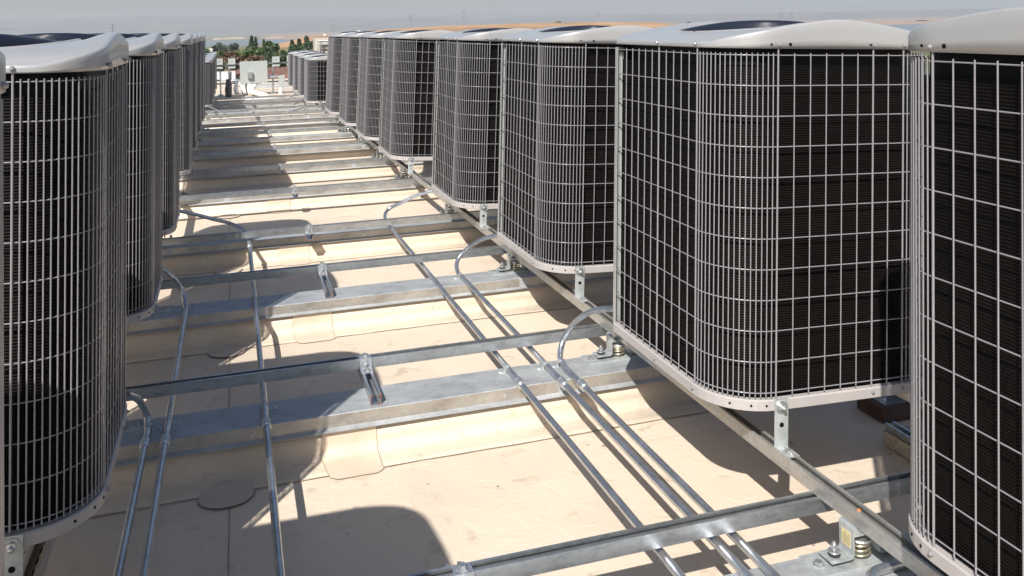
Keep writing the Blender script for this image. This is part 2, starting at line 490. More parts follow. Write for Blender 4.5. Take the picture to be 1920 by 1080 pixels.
# far group: shorter units beyond
short = make_unit('short_condenser_unit', 'x', .78, False); first = True
fr = ['front short condenser unit of the far right group, its wire face in view',
      'second short condenser unit of the far right group', 'third short condenser unit of the far right group',
      'rearmost short condenser unit of the far right group, next to the electrical frame']
fl = ['short shaded condenser unit at the front of the far left group',
      'second short condenser unit of the far left group, thin edge in view', 'third short condenser unit of the far left group',
      'rearmost short condenser unit of the far left group']
FY = [17.75, 19.45, 21.1, 22.9]
for i, Y in enumerate(FY):
    place_unit(short, 1.325+A/2, Y, -1.40-.0054*(Y-16.9)-.01, .03, 0, fr[i], 'short condenser units in the far right group')
for i, Y in enumerate(FY):
    place_unit(short, -.335-A/2, Y, -1.37-.0054*(Y-16.9), .02, pi/2, fl[i], 'short condenser units in the far left group')

# ------------------------------------------------------------------ strut channels
def chan(w=.041, h=.041, t=.0026, lip=.009):
    """open-top channel profile centred on x, top at z=0"""
    a = w/2
    return [(-a,-h),(a,-h),(a,0),(a-lip,0),(a-lip,-.007),(a-lip+t,-.007),(a-lip+t,-t),(a-t,-t),(a-t,-h+t),(-a+t,-h+t),(-a+t,-t),(-a+lip-t,-t),(-a+lip-t,-.007),(-a+lip,-.007),(-a+lip,0),(-a,0)]
STRUT = [2.133, 3.658, 5.193, 6.263, 7.876, 9.305, 10.913, 12.606, 13.861, 15.521, 16.516, 18.342, 19.581]
SLEEP = [1.83, 3.36, 4.80, 6.366, 8.205, 9.66, 11.09, 12.44, 13.93, 15.52, 16.72, 18.38, 19.75]
ordn = ['nearest', 'second', 'third', 'fourth', 'fifth', 'sixth', 'seventh', 'eighth', 'ninth', 'tenth', 'eleventh', 'twelfth', 'thirteenth']
mb = MB(); mb.prism([(y, z) for y, z in chan()], -1.55, 2.45, 'x'); cross_me = mb.data('cross_strut', M['strut'])
for i, y in enumerate(STRUT):
    z = -1.318-K*y
    o = link('cross_strut', cross_me, None, (0, y+.0205, z), (0, 0, 0))
    tag(o, f'galvanised slotted channel crossing the aisle, {ordn[i]} of them from the camera' if i < 12 else 'galvanised slotted channel crossing the aisle, the farthest of them', 'strut channel', 'cross struts between the unit rows')
# long rails under each row (tilted with the roof fall)
def rail(x, y0, y1, label):
    mb = MB(); mb.prism(chan(), 0, y1-y0, 'y')
    # slots in the web, seen through the open top
    for k in range(int((y1-y0)/.05)):
        mb.cur = 1; yy = .03+k*.05
        mb.box(-.007, .007, yy, yy+.028, -.0383, -.0379)
    mb.cur = 0
    o = link('support_rail', mb.data('support_rail', [M['rail'], M['black']]), None, (x, y0, -1.277-K*y0), (-math.atan(K), 0, 0))
    tag(o, label, 'support rail', 'long rails under the units')
rail(1.535, -.2, 14.2, 'weathered long rail under the aisle side of the right row')
rail(2.20, -.2, 14.2, 'long rail hidden under the outer side of the right row')
rail(-.49, -.2, 14.2, 'long rail under the aisle side of the left row')
rail(-1.0, -.2, 14.2, 'long rail under the outer side of the left row')
rail(1.53, 16.3, 23.2, 'long rail under the far right group of short units')
rail(-.50, 16.3, 23.2, 'long rail under the far left group of short units')

# short stub channel + clamp carrying each cross strut
def stub(i, x, y, ys):
    zt = -1.359-K*y; y0 = min(y-.045, ys+.03); y1 = y+.12
    root = thing('strut_support', f'zinc clamp and stub channel holding the {ordn[i]} cross strut from the camera', 'strut clamp', (x, y, zt-.041), group='clamps in the middle of the cross struts')
    mb = MB(); mb.prism([(a, b+.041) for a, b in chan()], y0-y+.0006, y1-y, 'y')
    ch = link('stub_channel', mb.data('stub_channel', M['strut']), root)
    # rusty saw-cut end as a thin C plate
    mb = MB(); mb.prism([(a, b+.041) for a, b in chan()], y0-y, y0-y+.0006, 'y')
    link('cut_end', mb.data('cut_end', M['rust']), ch)
    mb = MB(); w = .024; yf = -.004
    mb.box(-w, w, yf, .030, .0825, .0865)         # over the slot
    mb.box(-w, w, yf-.004, yf, .041, .0865)       # front plate
    mb.box(-w, w, yf-.050, yf-.004, .041, .0452)  # foot on the stub
    cl = link('clamp', mb.data('clamp', M['fitting']), root)
    link('bolt', BOLT_Z, cl, (0, .015, .0865)); link('bolt', BOLT_Z, cl, (0, yf-.030, .0452)); link('bolt', BOLT_Y, cl, (0, yf-.004, .066)).scale = (.7,.7,.7)
CX = [.508,.488,.464,.477,.494,.444,.466,.481,.44,.392,.359,.393,.411]
for i in range(13): stub(i, CX[i], STRUT[i], SLEEP[i])

# ------------------------------------------------------------------ sleepers (roof curbs)
W = .205
def sleeper(i, y):
    zt = -1.40-K*y; zr = -1.55-K*y-zt       # roof relative to top
    root = thing('roof_curb', f'sheet-metal capped roof curb crossing the aisle, {ordn[i]} from the camera' if i < 12 else 'sheet-metal capped roof curb crossing the aisle, the farthest one', 'roof curb', (0, y, zt), group='capped curbs under the cross struts')
    x0, x1 = -2.6, 3.6
    mb = MB(); t = .0015
    # cap: sheet with thickness, sloped drip edges
    p = [(-.026,-.052),(-.003,-.045),(0,-.002),(.002,0),(W-.002,0),(W,-.002),(W+.003,-.045),(W+.026,-.052)]
    q = [(a, b-t) for a, b in p]
    n = len(p); vs = []
    for X in (x0, x1): vs += [(X, a, b) for a, b in p]+[(X, a, b) for a, b in q]
    fs = []
    for k in range(n-1):
        fs.append((k, k+1, 2*n+k+1, 2*n+k)); fs.append((n+k+1, n+k, 3*n+k, 3*n+k+1))
    fs += [(0, 2*n, 3*n, n), (n-1, 2*n-1, 4*n-1, 3*n-1)]
    mb.add(vs, fs)
    for f in (0, 1): pass
    me = mb.data('metal_cap', [M['sheet'], M['sheetside']])
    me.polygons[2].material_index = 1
    cap = link('metal_cap', me, root)
    # sheet lap joints
    mb = MB()
    for X in ((-.02+.9*((i*7) % 5)/5-.6), 2.1-.3*((i*3) % 4)):
        mb.prism([(-.0265,-.0505),(-.0035,-.0435),(-.0008,-.001),(.002,.0012),(W-.002,.0012),(W,-.001),(W,.0),(.0015,.0022),(-.002,-.0005),(-.0045,-.043),(-.0275,-.0500)], X, X+.04, 'x')
    link('lap_joint', mb.data('lap_joint', M['sheet']), cap)
    # screws on the near side
    ms = MB(); ms.lathe([(0,-.006),(.005,-.006),(.005,-.002),(.009,-.002),(.009,.001)], (0,0,0), 8, 'y')
    sme = ms.data('screw', M['bolt'])
    for k in range(6):
        X = -1.92+.47*k*2+((i*13) % 7)*.05
        X = .83-.94*2+.94*k+((i*5) % 7)*.03
        link('screw', sme, cap, (X, -.002, -.027))
    # membrane base with cove
    mb = MB(); mb.smooth = True
    pr = []
    for s in range(7):
        a = pi/2*s/6; r = .042
        pr.append((-.008-r+r*cos(pi/2-a)*0+ r*sin(a)*1.0 if False else -.008-r+r*sin(a), zr+r-r*cos(a)+.003))
    pr = [(-.150, zr-.02), (-.150, zr+.0018), (-.11, zr+.003)]+pr+[(-.008, -.056), (W+.008, -.056), (W+.008, zr+.06), (W+.03, zr+.025), (W+.065, zr+.004), (W+.15, zr+.003), (W+.15, zr-.02)]
    mb.prism(pr, x0+.03, x1-.03, 'x')
    link('membrane_flashing', mb.data('membrane_flashing', M['roof']), root)
    return root
for i, y in enumerate(SLEEP): sleeper(i, y)

# ------------------------------------------------------------------ roof sheet, seams, patches
ang = -math.atan(K)
def roof_z(y): return -1.55-K*y
mb = MB()
x0, x1, y0, y1 = -9., 13., -6., 31.2
mb.prism([(y0, roof_z(y0)-.3), (y1, roof_z(y1)-.3), (y1, roof_z(y1)), (y0, roof_z(y0))], x0, x1, 'x')
struct(link('roof_surface', mb.data('roof_surface', M['roof'])))
# seams: fine dark sealant lines lying on the sheet (4 mm step)
mb = MB()
rnd = random.Random(4)
def wob(pts, w):
    vs = []; n = len(pts)
    for (x, y) in pts:
        pass
    return vs
def seam_x(y, xa, xb, w=.0035):
    n = int((xb-xa)/.12); vs = []
    for k in range(n+1):
        x = xa+(xb-xa)*k/n; yy = y+rnd.uniform(-.0035, .0035)
        vs += [(x, yy-w*rnd.uniform(.5,1.2), roof_z(yy)+.004), (x, yy+w*rnd.uniform(.5,1.2), roof_z(yy)+.0042)]
    mb.add(vs, [(2*k, 2*k+2, 2*k+3, 2*k+1) for k in range(n)])
def seam_y(x, ya, yb, w=.003):
    n = max(2, int((yb-ya)/.12)); vs = []
    for k in range(n+1):
        y = ya+(yb-ya)*k/n; xx = x+rnd.uniform(-.003, .003)
        vs += [(xx-w*rnd.uniform(.4,1.1), y, roof_z(y)+.004), (xx+w*rnd.uniform(.4,1.1), y, roof_z(y)+.0042)]
    mb.add(vs, [(2*k, 2*k+1, 2*k+3, 2*k+2) for k in range(n)])
for y in SLEEP: seam_x(y-.1535, -2.5, 3.5)
prevy = .5
for y in SLEEP[:7]:
    seam_y(-.04, prevy, y-.16)
    prevy = y+W+.16
for k in range(5): seam_x(21.5+2*k, -8, 12, .01)
struct(link('roof_seams', mb.data('roof_seams', M['seam'])))
mb = MB()
for y in SLEEP[:5]:
  for rs, dz, mt in ((1.02, -.0016, 1), (1.0, 0, 0)):
    mb.cur = mt; yc = y-.165; n = 40; vs = []
    for k in range(n):
        a = 2*pi*k/n; rr = .088*rs*(1+.03*sin(3*a+y))
        vs.append((-.048+rr*cos(a), yc+rr*1.05*sin(a), roof_z(yc)+.0082+dz-K*rr*sin(a)))
    mb.add(vs, [tuple(range(n))])
struct(link('roof_disc_patches', mb.data('roof_disc_patches', [M['disc'], M['seam']])))
# laps of membrane dressed up the curb
for i, y in enumerate(SLEEP[:5]):
  mb = MB(); mb.smooth = True
  zt = -1.40-K*y; zr = -1.55-K*y
  X = .275+.01*(i % 2); w = .195
  cols = 9; prof2 = [(-.185,.003),(-.15,.0045),(-.11,.0060)]
  for s in range(6):
      a = pi/2*s/5; r = .041; prof2.append((-.0105-r+r*sin(a), r-r*cos(a)+.0065))
  prof2.append((-.0105, .088))
  for gx, gz, mt in ((.002, -.0012, 1), (0, 0, 0)):
    mb.cur = mt; vs = []
    for c in range(cols):
        u = c/(cols-1)
        for j, (a, b) in enumerate(prof2):
            cut = 0
            if j == 0: cut = .02 if u in (0, 1) else 0
            sh = .012*(1-u) * (1-min(1, j/5))
            bulge = -.012*sin(pi*min(1,j/9))*(1 if u == 0 else 0)
            vs.append((X+w*u+sh+bulge*.6, y+a+cut, zr+b+.0015))
    nn = len(prof2)
    vs = [(a_+(gx if k_//nn == cols-1 else -gx if k_//nn == 0 else 0), b_+(-gx if k_ % nn == 0 else (.0012 if mt else 0)), c_+gz) for k_, (a_, b_, c_) in enumerate(vs)]
    mb.add(vs, [(c*nn+j, (c+1)*nn+j, (c+1)*nn+j+1, c*nn+j+1) for c in range(cols-1) for j in range(nn-1)])
  struct(link('roof_lap_patch', mb.data('roof_lap_patch', [M['patch'], M['seam']])))

# ------------------------------------------------------------------ spring isolators
def isolator_proto():
    root = thing('spring_isolator', 'x', 'spring mount')
    mb = MB(); mb.box(-.15, .17, -.045, .05, .0005, .006); bp = link('base_plate', mb.data('base_plate', M['bracket']), root)
    link('bolt', BOLT_Z, bp, (-.125, 0, .006)); link('bolt', BOLT_Z, bp, (.145, 0, .006))
    mb = MB(); t = .0042
    mb.prism([(-.105,.022),(-.05,.022),(-.043,.026),(-.041,.032),(-.041,.094),(-.036,.098),(-.030,.098),(-.030,.0775),(.030,.0775),(.030,.098),(.036,.098),(.041,.094),(.041,.032),(.043,.026),(.05,.022),(.105,.022),(.105,.018),(.048,.018),(.040,.021),(.037,.030),(.037,.0733),(-.037,.0733),(-.037,.030),(-.040,.021),(-.048,.018),(-.105,.018)], -.028, .028, 'y')
    hs = link('housing', mb.data('housing', M['bracket']), root)
    mb = MB(); mb.box(-.0418,-.0411,-.017,.017,.040,.080); mb.cur = 1
    for k in range(6): mb.box(-.0421,-.0418,-.014+.0048*k,-.0131+.0048*k,.044,.076-(k*7 % 3)*.004)
    link('sticker', mb.data('sticker', [M['sticker'], M['ink']]), hs)
    mb = MB()
    pts = []
    for k in range(49):
        a = 2*pi*k/15; pts.append((.0+.025*cos(a), .025*sin(a), .010+.039*k/48))
    mb.tube(pts, .0034, 6); link('spring', mb.data('spring', M['spring']), root)
    mb = MB(); mb.lathe([(.001,.0),(.031,.0),(.033,.003),(.031,.007),(.008,.010),(.001,.010)], (0,0,.051), 20)
    mb.tube([(0,0,.058),(0,0,.115)], .0055, 8); ld = link('load_plate', mb.data('load_plate', M['bolt']), root)
    mb = MB(); mb.tube([(0,0,.1151),(0,0,.124)], .0054, 8); link('rod_tip', mb.data('rod_tip', M['orange']), ld)
    for sx in (-1, 1):
        mb = MB(); mb.tube([(0,0,.006),(0,0,.058)], .0045, 8)
        mb.lathe([(.004,.040),(.0095,.040),(.0095,.050),(.004,.050)], (0,0,0), 6)
        mb.lathe([(.001,.031),(.016,.031),(.016,.035),(.001,.035)], (0,0,0), 16)
        rb = link('restraint_bolt', mb.data('restraint_bolt', M['bolt']), root, (sx*.078, 0, 0))
        mb = MB(); mb.lathe([(.001,.0222),(.015,.0222),(.016,.0265),(.015,.031),(.001,.031)], (0,0,0), 16)
        mb.lathe([(.001,.009),(.014,.009),(.015,.013),(.014,.0178),(.001,.0178)], (0,0,0), 16)
        link('rubber_bush', mb.data('rubber_bush', M['rubber']), rb)
    return root
iso = isolator_proto(); firsti = True; pending = []
for row, xr in (('right', 1.525), ('left', -.49)):
    for i, y in enumerate(SLEEP[:9]):
        o = iso if firsti else copy_tree(iso); firsti = False
        o.location = (xr, y+.152, -1.40-K*y)
        if not (row == 'right' and i == 0):
            for h_ in [c_ for c_ in o.children if c_.name.startswith('housing')]:
                for st_ in [c_ for c_ in h_.children]: pending.append(st_)
        tag(o, f'spring vibration mount on the {ordn[i]} roof curb from the camera, under the {row} rail', 'spring mount', f'spring mounts under the {row} row')

for st_ in pending: bpy.data.objects.remove(st_)
# ------------------------------------------------------------------ conduits
ZC = -1.387
def cyl_ring(mb, x, y, z, prof_):
    mb.lathe(prof_, (x, y, z), 14, 'y')
def conduit(label, x, yn, bend, straps, coups, xend=None):
    root = thing('conduit', label, 'conduit', (x, 3, ZC-K*3), group='steel conduits clipped to the curbs')
    ys = []
    y = yn
    pts = []
    y_last = bend[0][1]
    n = 14
    for k in range(n): 
        yy = yn+(y_last-.12-yn)*k/(n-1); pts.append((x, yy, ZC-K*yy))
    curve = spline([(x, y_last-.12, ZC-K*(y_last-.12)), (x, y_last-.05, ZC-K*y_last)]+bend, 7)
    pts += curve[1:]
    mb = MB(); mb.tube([(a-x, b-3, c-ZC+K*3) for a, b, c in pts], .0122, 12)
    link('pipe', mb.data('pipe', M['conduit']), root)
    for yc in coups:
        mb = MB()
        mb.smooth = True
        cyl_ring(mb, 0, 0, 0, [(.0123,-.030),(.0165,-.030),(.0165,-.022),(.0150,-.021),(.0150,-.012),(.0172,-.010),(.0172,.004),(.0150,.006),(.0150,.014),(.0168,.015),(.0168,.024),(.0123,.026)])
        link('coupling', mb.data('coupling', M['fitting']), root, (0, yc-3, -K*(yc-3)))
    for ysx, side in straps:
        mb = MB(); p = []
        for k in range(11):
            a = pi*k/10; p.append((.0142*cos(a), .0142*sin(a)+.0))
        poly = [(.0142,-.0115)]+p+[(-.0142,-.0115),(-.0126,-.0115)]+[(-.0126*cos(pi*k/10), .0126*sin(pi*k/10)) for k in range(11)]+[(.0126,-.0115)]
        mb.prism(poly, -.011, .011, 'y')
        a, b = (.014, .046) if side > 0 else (-.046, -.014)
        mb.box(a, b, -.011, .011, -.0122, -.0105)
        mb.lathe([(.007,0),(.007,.004),(.001,.005)], (side*.031, 0, -.0105), 8)
        link('strap', mb.data('strap', M['bracket']), root, (0, ysx-3, -K*(ysx-3)))
    return root
conduit('long conduit left of centre, ending in a bend to the third left row unit', .090, .15,
        [(.086,6.25,-1.42),(.083,6.35,-1.40),(.051,6.45,-1.372),(-.035,6.52,-1.335),(-.139,6.55,-1.304),(-.242,6.55,-1.266),(-.36,6.55,-1.228)],
        [(3.50,1),(4.90,1)], [3.338, 6.15])
conduit('conduit bending up into the second full unit of the left row', -.245, .15,
        [(-.252,4.93,-1.416),(-.256,4.99,-1.395),(-.277,5.01,-1.337),(-.315,4.97,-1.264),(-.37,4.95,-1.205)],
        [(3.50,1),(4.91,1)], [3.317])
conduit('conduit bending up into the large shaded unit at the front left', -.309, .15,
        [(-.314,3.47,-1.406),(-.318,3.53,-1.395),(-.329,3.50,-1.345),(-.340,3.43,-1.289),(-.362,3.33,-1.232)],
        [(3.46,1)], [3.324])
conduit('longest conduit of the right bundle, bending up into the fourth unit of the right row', 1.043, .15,
        [(1.038,6.42,-1.42),(1.040,6.52,-1.412),(1.052,6.61,-1.385),(1.095,6.65,-1.352),(1.181,6.6,-1.306),(1.273,6.56,-1.259),(1.385,6.5,-1.222)],
        [(3.52,-1)], [3.363])
conduit('middle conduit of the right bundle, bending up into the third unit of the right row', 1.200, .15,
        [(1.198,4.98,-1.414),(1.207,5.06,-1.39),(1.237,5.1,-1.35),(1.29,5.08,-1.297),(1.35,5.0,-1.239),(1.43,4.90,-1.198)],
        [(3.50,-1),(4.93,-1)], [3.302])
conduit('rightmost conduit of the bundle, arching up beside the corner of the largest unit', 1.262, .15,
        [(1.264,3.46,-1.405),(1.275,3.54,-1.395),(1.306,3.58,-1.345),(1.334,3.55,-1.280),(1.352,3.48,-1.222),(1.380,3.40,-1.174),(1.43,3.26,-1.130)],
        [(3.50,-1)], [3.256])
conduit('short conduit on the nearest curb bending right beneath the nearest right unit', 1.447, .15,
        [(1.447,1.80,-1.396),(1.458,1.855,-1.396),(1.492,1.895,-1.396),(1.55,1.905,-1.396),(1.66,1.905,-1.392),(1.78,1.90,-1.36)],
        [], [])
# long faint whip tubes at the far units
def whip(label, pts):
    mb = MB(); mb.tube(spline(pts, 4), .013, 8)
    o = link('flexible_whip', mb.data('flexible_whip', M['fitting'])); tag(o, label, 'conduit', 'whips feeding the far units')
whip('bright whip conduit sloping down from the front short unit of the far right group', [(1.34,16.95,-1.44),(1.2,16.6,-1.455),(.883,15.45,-1.415)])
whip('bright whip conduit below the second short unit of the far right group', [(1.34,18.6,-1.43),(1.324,18.2,-1.44),(1.10,17.3,-1.445)])
whip('bright whip conduit below the third short unit of the far right group', [(1.34,20.3,-1.43),(1.30,20.0,-1.45),(1.15,19.2,-1.46)])
whip('whip conduit sloping down from the front short unit of the far left group', [(-.40,17.0,-1.35),(-.36,16.8,-1.37),(-.06,15.5,-1.41)])
whip('whip conduit below the second short unit of the far left group', [(-.40,18.7,-1.37),(-.36,18.5,-1.39),(-.10,17.4,-1.44)])

# blocks under the big right unit
root = thing('pipe_support', 'dark wooden block with black wrapped pipe, behind the largest looking unit', 'pipe support', (2.42, 3.0, roof_z(3.0)+.004))
mb = MB(); mb.box(-.085,.17,-.125,.03,0,.055); link('wood_block', mb.data('wood_block', M['wood']), root)
mb = MB(); mb.tube([(.02,.03,.115),(.15,.0,.115),(.5,-.02,.12)], [.045,.05,.05], 14); link('wrapped_pipe', mb.data('wrapped_pipe', M['black']), root)
mb = MB(); mb.box(-.06,.06,-.10,.01,.0552,.0585); mb.lathe([(.016,0),(.016,.01),(.001,.011)], (-.03,-.05,.0585), 10); link('pipe_saddle', mb.data('pipe_saddle', M['bolt']), root)
root = thing('channel_block', 'pale block topped with steel channel, half hidden behind the nearest right unit', 'pipe support', (2.27, 2.60, roof_z(2.6)+.004))
mb = MB(); mb.box(-.05,.06,-.25,.14,0,.05); link('block', mb.data('block', M['foam']), root)
mb = MB(); mb.prism([(a-.02, b+.0735) for a, b in chan(.041,.0225)], -.25, .14, 'y'); link('channel', mb.data('channel', M['strut']), root)

# ------------------------------------------------------------------ electrical frame beyond the rows
YB = 23.7; zr = roof_z(YB)
root = thing('equipment_rack', 'galvanised post and rail frame carrying grey electrical boxes at the end of the aisle', 'equipment rack', (0, YB, zr))
def lb(name, m, *b): 
    mb = MB(); mb.box(*b); return link(name, mb.data(name, m), root)
def perf_rail(z):
    mb = MB(); mb.box(-.75, 1.9, -.02, .02, z, z+.041); mb.cur = 1
    for k in range(40): mb.box(-.73+.065*k, -.695+.065*k, -.0212, -.0202, z+.012, z+.028)
    link('perforated_rail', mb.data('perforated_rail', [M['strut'], M['black']]), root)
perf_rail(-.918-zr); perf_rail(-1.39-zr)
for x in (-.255, -.05, 1.01, 1.55): lb('post', M['strut'], x-.018, x+.018, .0205, .06, 0, -.86-zr)
lb('post', M['strut'], .335, .385, .03, .07, 0, -1.36-zr)
for x in (-.255, -.05, 1.01, 1.55, .36): lb('foot', M['strut'], x-.06, x+.06, -.10, .16, 0.001, .03)
bx = thing('switch_cabinet', 'large grey electrical enclosure with a square latch at the end of the aisle', 'electrical box', (.54, YB-.0215, -1.37))
def pb(name, m, par, *b):
    mb = MB(); mb.box(*b); return link(name, mb.data(name, m), par)
pb('enclosure', M['box'], bx, -.325, .325, -.22, -.0, 0, .53)
pb('cover', M['box'], bx, -.33, .33, -.226, -.2202, -.004, .545)
hd = pb('latch', M['bolt'], bx, -.15, -.03, -.30, -.2262, .12, .275)
for k, (x, w, z, lab) in enumerate(((-.275,.17,-.745,'leftmost small grey box on the upper rail of the electrical frame'),(.025,.17,-.745,'small grey box on the upper rail just left of the large enclosure'),(1.09,.18,-.735,'small grey box on the upper rail right of the large enclosure'),(1.45,.18,-.72,'rightmost small grey box on the upper rail beside the short units'))):
    b = thing('junction_box', lab, 'electrical box', (x, YB-.02, z-.15), group='small boxes on the electrical frame')
    pb('enclosure', M['box'], b, -w/2, w/2, -.09, -.001, 0, .15); pb('lower_flange', M['box'], b, -w/2, w/2, -.05, -.001, -.10, -.05)
    mb = MB(); mb.lathe([(.012,0),(.012,-.01),(.001,-.011)], (0,-.091,.09), 8, 'y'); link('knob', mb.data('knob', M['bolt']), b)
# right hand conduit elbow
root = thing('pipe_elbow', 'grey conduit elbow leaving the right side of the large enclosure', 'conduit', (.87, YB-.12, zr))
mb = MB(); mb.tube(spline([(0,0,.44),(.15,0,.44),(.28,0,.43),(.36,0,.40)], 4), .035, 10); link('pipe', mb.data('pipe', M['conduit']), root)
mb = MB(); mb.prism([(.27,.46),(.42,.48),(.42,.26),(.38,.18),(.30,.18),(.27,.30)], -.06, .06, 'y'); link('elbow_box', mb.data('elbow_box', M['box']), root)
mb = MB(); mb.tube([(.34,0,.19),(.34,0,.12),(.31,0,.06),(.31,0,0)], .045, 10); link('lower_pipe', mb.data('lower_pipe', M['white']), root)
mb = MB(); mb.tube([(0,0,0),(.12,0,0),(.2,0,0)], [.03,.045,.03], 10)
tag(link('conduit_nipple', mb.data('conduit_nipple', M['conduit']), None, (.0, YB-.1, -1.30)), 'short steel conduit stub entering the left side of the large enclosure', 'conduit')
root = thing('insulated_riser', 'dark wrapped vertical pipe left of the large enclosure', 'pipe', (-.07, YB-.5, roof_z(YB-.5)))
mb = MB(); mb.tube([(0,0,0),(0,0,.18),(.01,0,.30),(0,0,.44)], [.07,.085,.075,.05], 10); link('lagging', mb.data('lagging', M['darkins']), root)
mb = MB(); mb.tube([(.05,.03,.40),(.06,.03,.62)], .03, 8); link('pipe', mb.data('pipe', M['strut']), root)
# white insulated pipes looping under the panel
def wpipe(label, pts, r=.055):
    mb = MB(); mb.tube(spline(pts, 6), r, 12); o = link('insulated_pipe', mb.data('insulated_pipe', M['white'])); tag(o, label, 'pipe', 'white lagged pipes below the panel')
z0 = roof_z(YB)+.055
wpipe('white lagged pipe looping up left of the panel leg', [(.14,YB-.3,z0),(.10,YB-.25,z0+.13),(.17,YB-.2,z0+.24),(.27,YB-.2,z0+.15),(.30,YB-.3,z0)])
wpipe('white lagged pipe rising right of the panel leg', [(.45,YB-.5,z0),(.42,YB-.3,z0+.14),(.47,YB-.1,z0+.27)])
wpipe('white lagged pipe slanting down to the right of the panel leg', [(.80,YB-1.2,z0),(.58,YB-.7,z0+.03),(.48,YB-.35,z0+.08),(.62,YB-.1,z0+.26),(.70,YB+.1,z0+.26)])
wpipe('white lagged pipe lying flat along the roof behind the farthest strut', [(.30,YB-2.2,z0-.01),(.65,YB-2.3,z0),(1.0,YB-2.2,z0+.01),(1.15,YB-1.8,z0)], .05)
# low far curb
mb = MB(); mb.box(.6, 5, 26.2, 26.5, roof_z(26.3)+.002, roof_z(26.3)+.10)
tag(link('far_roof_curb', mb.data('far_roof_curb', M['sheet'])), 'low dark curb on the roof beyond the electrical frame', 'roof curb')

# ------------------------------------------------------------------ own building, neighbours, land
GZ = -9.0
mw = simple('stucco_wall', (.42,.37,.30), .85, 0, .08, 2)
mb = MB(); mb.box(x0+.15, x1-.15, y0+.15, y1-.15, GZ-.5, roof_z(y1)-.32)
tag(link('building', mb.data('building', mw)), 'stucco building whose flat beige roof carries all the units', 'building')
M['tile'] = simple('red_roof_tiles', (.165,.085,.065), .85, 0, .45, 3)
M['cream'] = simple('cream_wall', (.55,.43,.28), .85, 0, .08, 2)
M['glass'] = simple('dark_window', (.03,.035,.04), .15, 0, .1, 2)
M['white_wall'] = simple('white_wall', (.62,.62,.60), .7, 0, .06, 1)
M['blue'] = simple('blue_awning', (.06,.19,.38), .6, 0, .1, 2)
def house(label, x, y, w, d, ze, zr_, wall, roof, rot=0, name='house'):
    r = thing(name, label, 'building', (x, y, GZ), (0,0,rot))
    h = ze-GZ
    mb = MB(); mb.prism([(-d/2,0),(d/2,0),(d/2,h),(0,h+(zr_-ze)*.95),(-d/2,h)], -w/2, w/2, 'x'); wl = link('wall', mb.data('wall', wall), r)
    mb = MB(); e = .5; k = (zr_-ze)/(d/2)
    mb.prism([(-d/2-e,h-k*e),(0,h+zr_-ze),(d/2+e,h-k*e),(d/2+e,h-k*e+.18),(0,h+zr_-ze+.2),(-d/2-e,h-k*e+.18)], -w/2-.4, w/2+.4, 'x')
    link('roof', mb.data('roof', roof), r)
    for s in range(max(2, int(w/3))):
        X = -w/2+w*(s+.5)/max(2, int(w/3))
        mb = MB(); mb.box(X-.5, X+.5, -d/2-.03, -d/2+.02, h-2.0, h-.8); link('window', mb.data('window', M['glass']), r)
    return r
house('house with dark red tiled roof right of the electrical panel', 3.4, 62, 1.9, 9, -3.65, -2.85, M['cream'], M['tile'], .1)
house('house with dark red tiled roof just left of the electrical panel', -.0+.35, 72, .5, 8, -3.9, -3.35, M['cream'], M['tile'], -.3)
house('cream gabled house at the right end of the red roofs', 6.0, 57, 2.6, 6, -3.6, -2.2, M['cream'], M['tile'], 1.4)
r = thing('white_shed', 'white flat shed with blue awning seen through the electrical frame', 'building', (-.65, 58, GZ))
mb = MB(); mb.box(-1.0,.9,-2,2,0,6.3); link('wall', mb.data('wall', M['white_wall']), r)
mb = MB(); mb.box(-.8,1.0,-2.8,-2.05,5.75,5.95); link('awning', mb.data('awning', M['blue']), r)
r = thing('water_tank', 'dark grey round tank at the left of the electrical frame', 'tank', (-.80, 50, GZ))
mb = MB(); mb.lathe([(.001,6.35),(.22,6.33),(.26,6.2),(.26,0)], (0,0,0), 16); link('shell', mb.data('shell', M['darkins']), r)
# parapet block building behind the right row
r = thing('penthouse_block', 'pale stucco roof block with steel pipe frame behind the far right units', 'building', (0, 60, GZ))
mb = MB(); mb.box(5.25, 14.0, 0, 1.5, 0, 8.22); link('wall', mb.data('wall', simple('pale_concrete', (.50,.46,.40), .8, 0, .06, 1)), r)
mb = MB(); mb.tube([(5.4,-.3,6.0),(5.4,-.3,8.05),(14.,-.3,8.05)], .07, 8); mb.tube([(5.5,-.3,7.8),(14.,-.3,7.8)], .06, 8); mb.tube([(5.62,-.3,6.0),(5.62,-.3,8.05)], .05, 8)
link('pipe_frame', mb.data('pipe_frame', M['strut']), r)

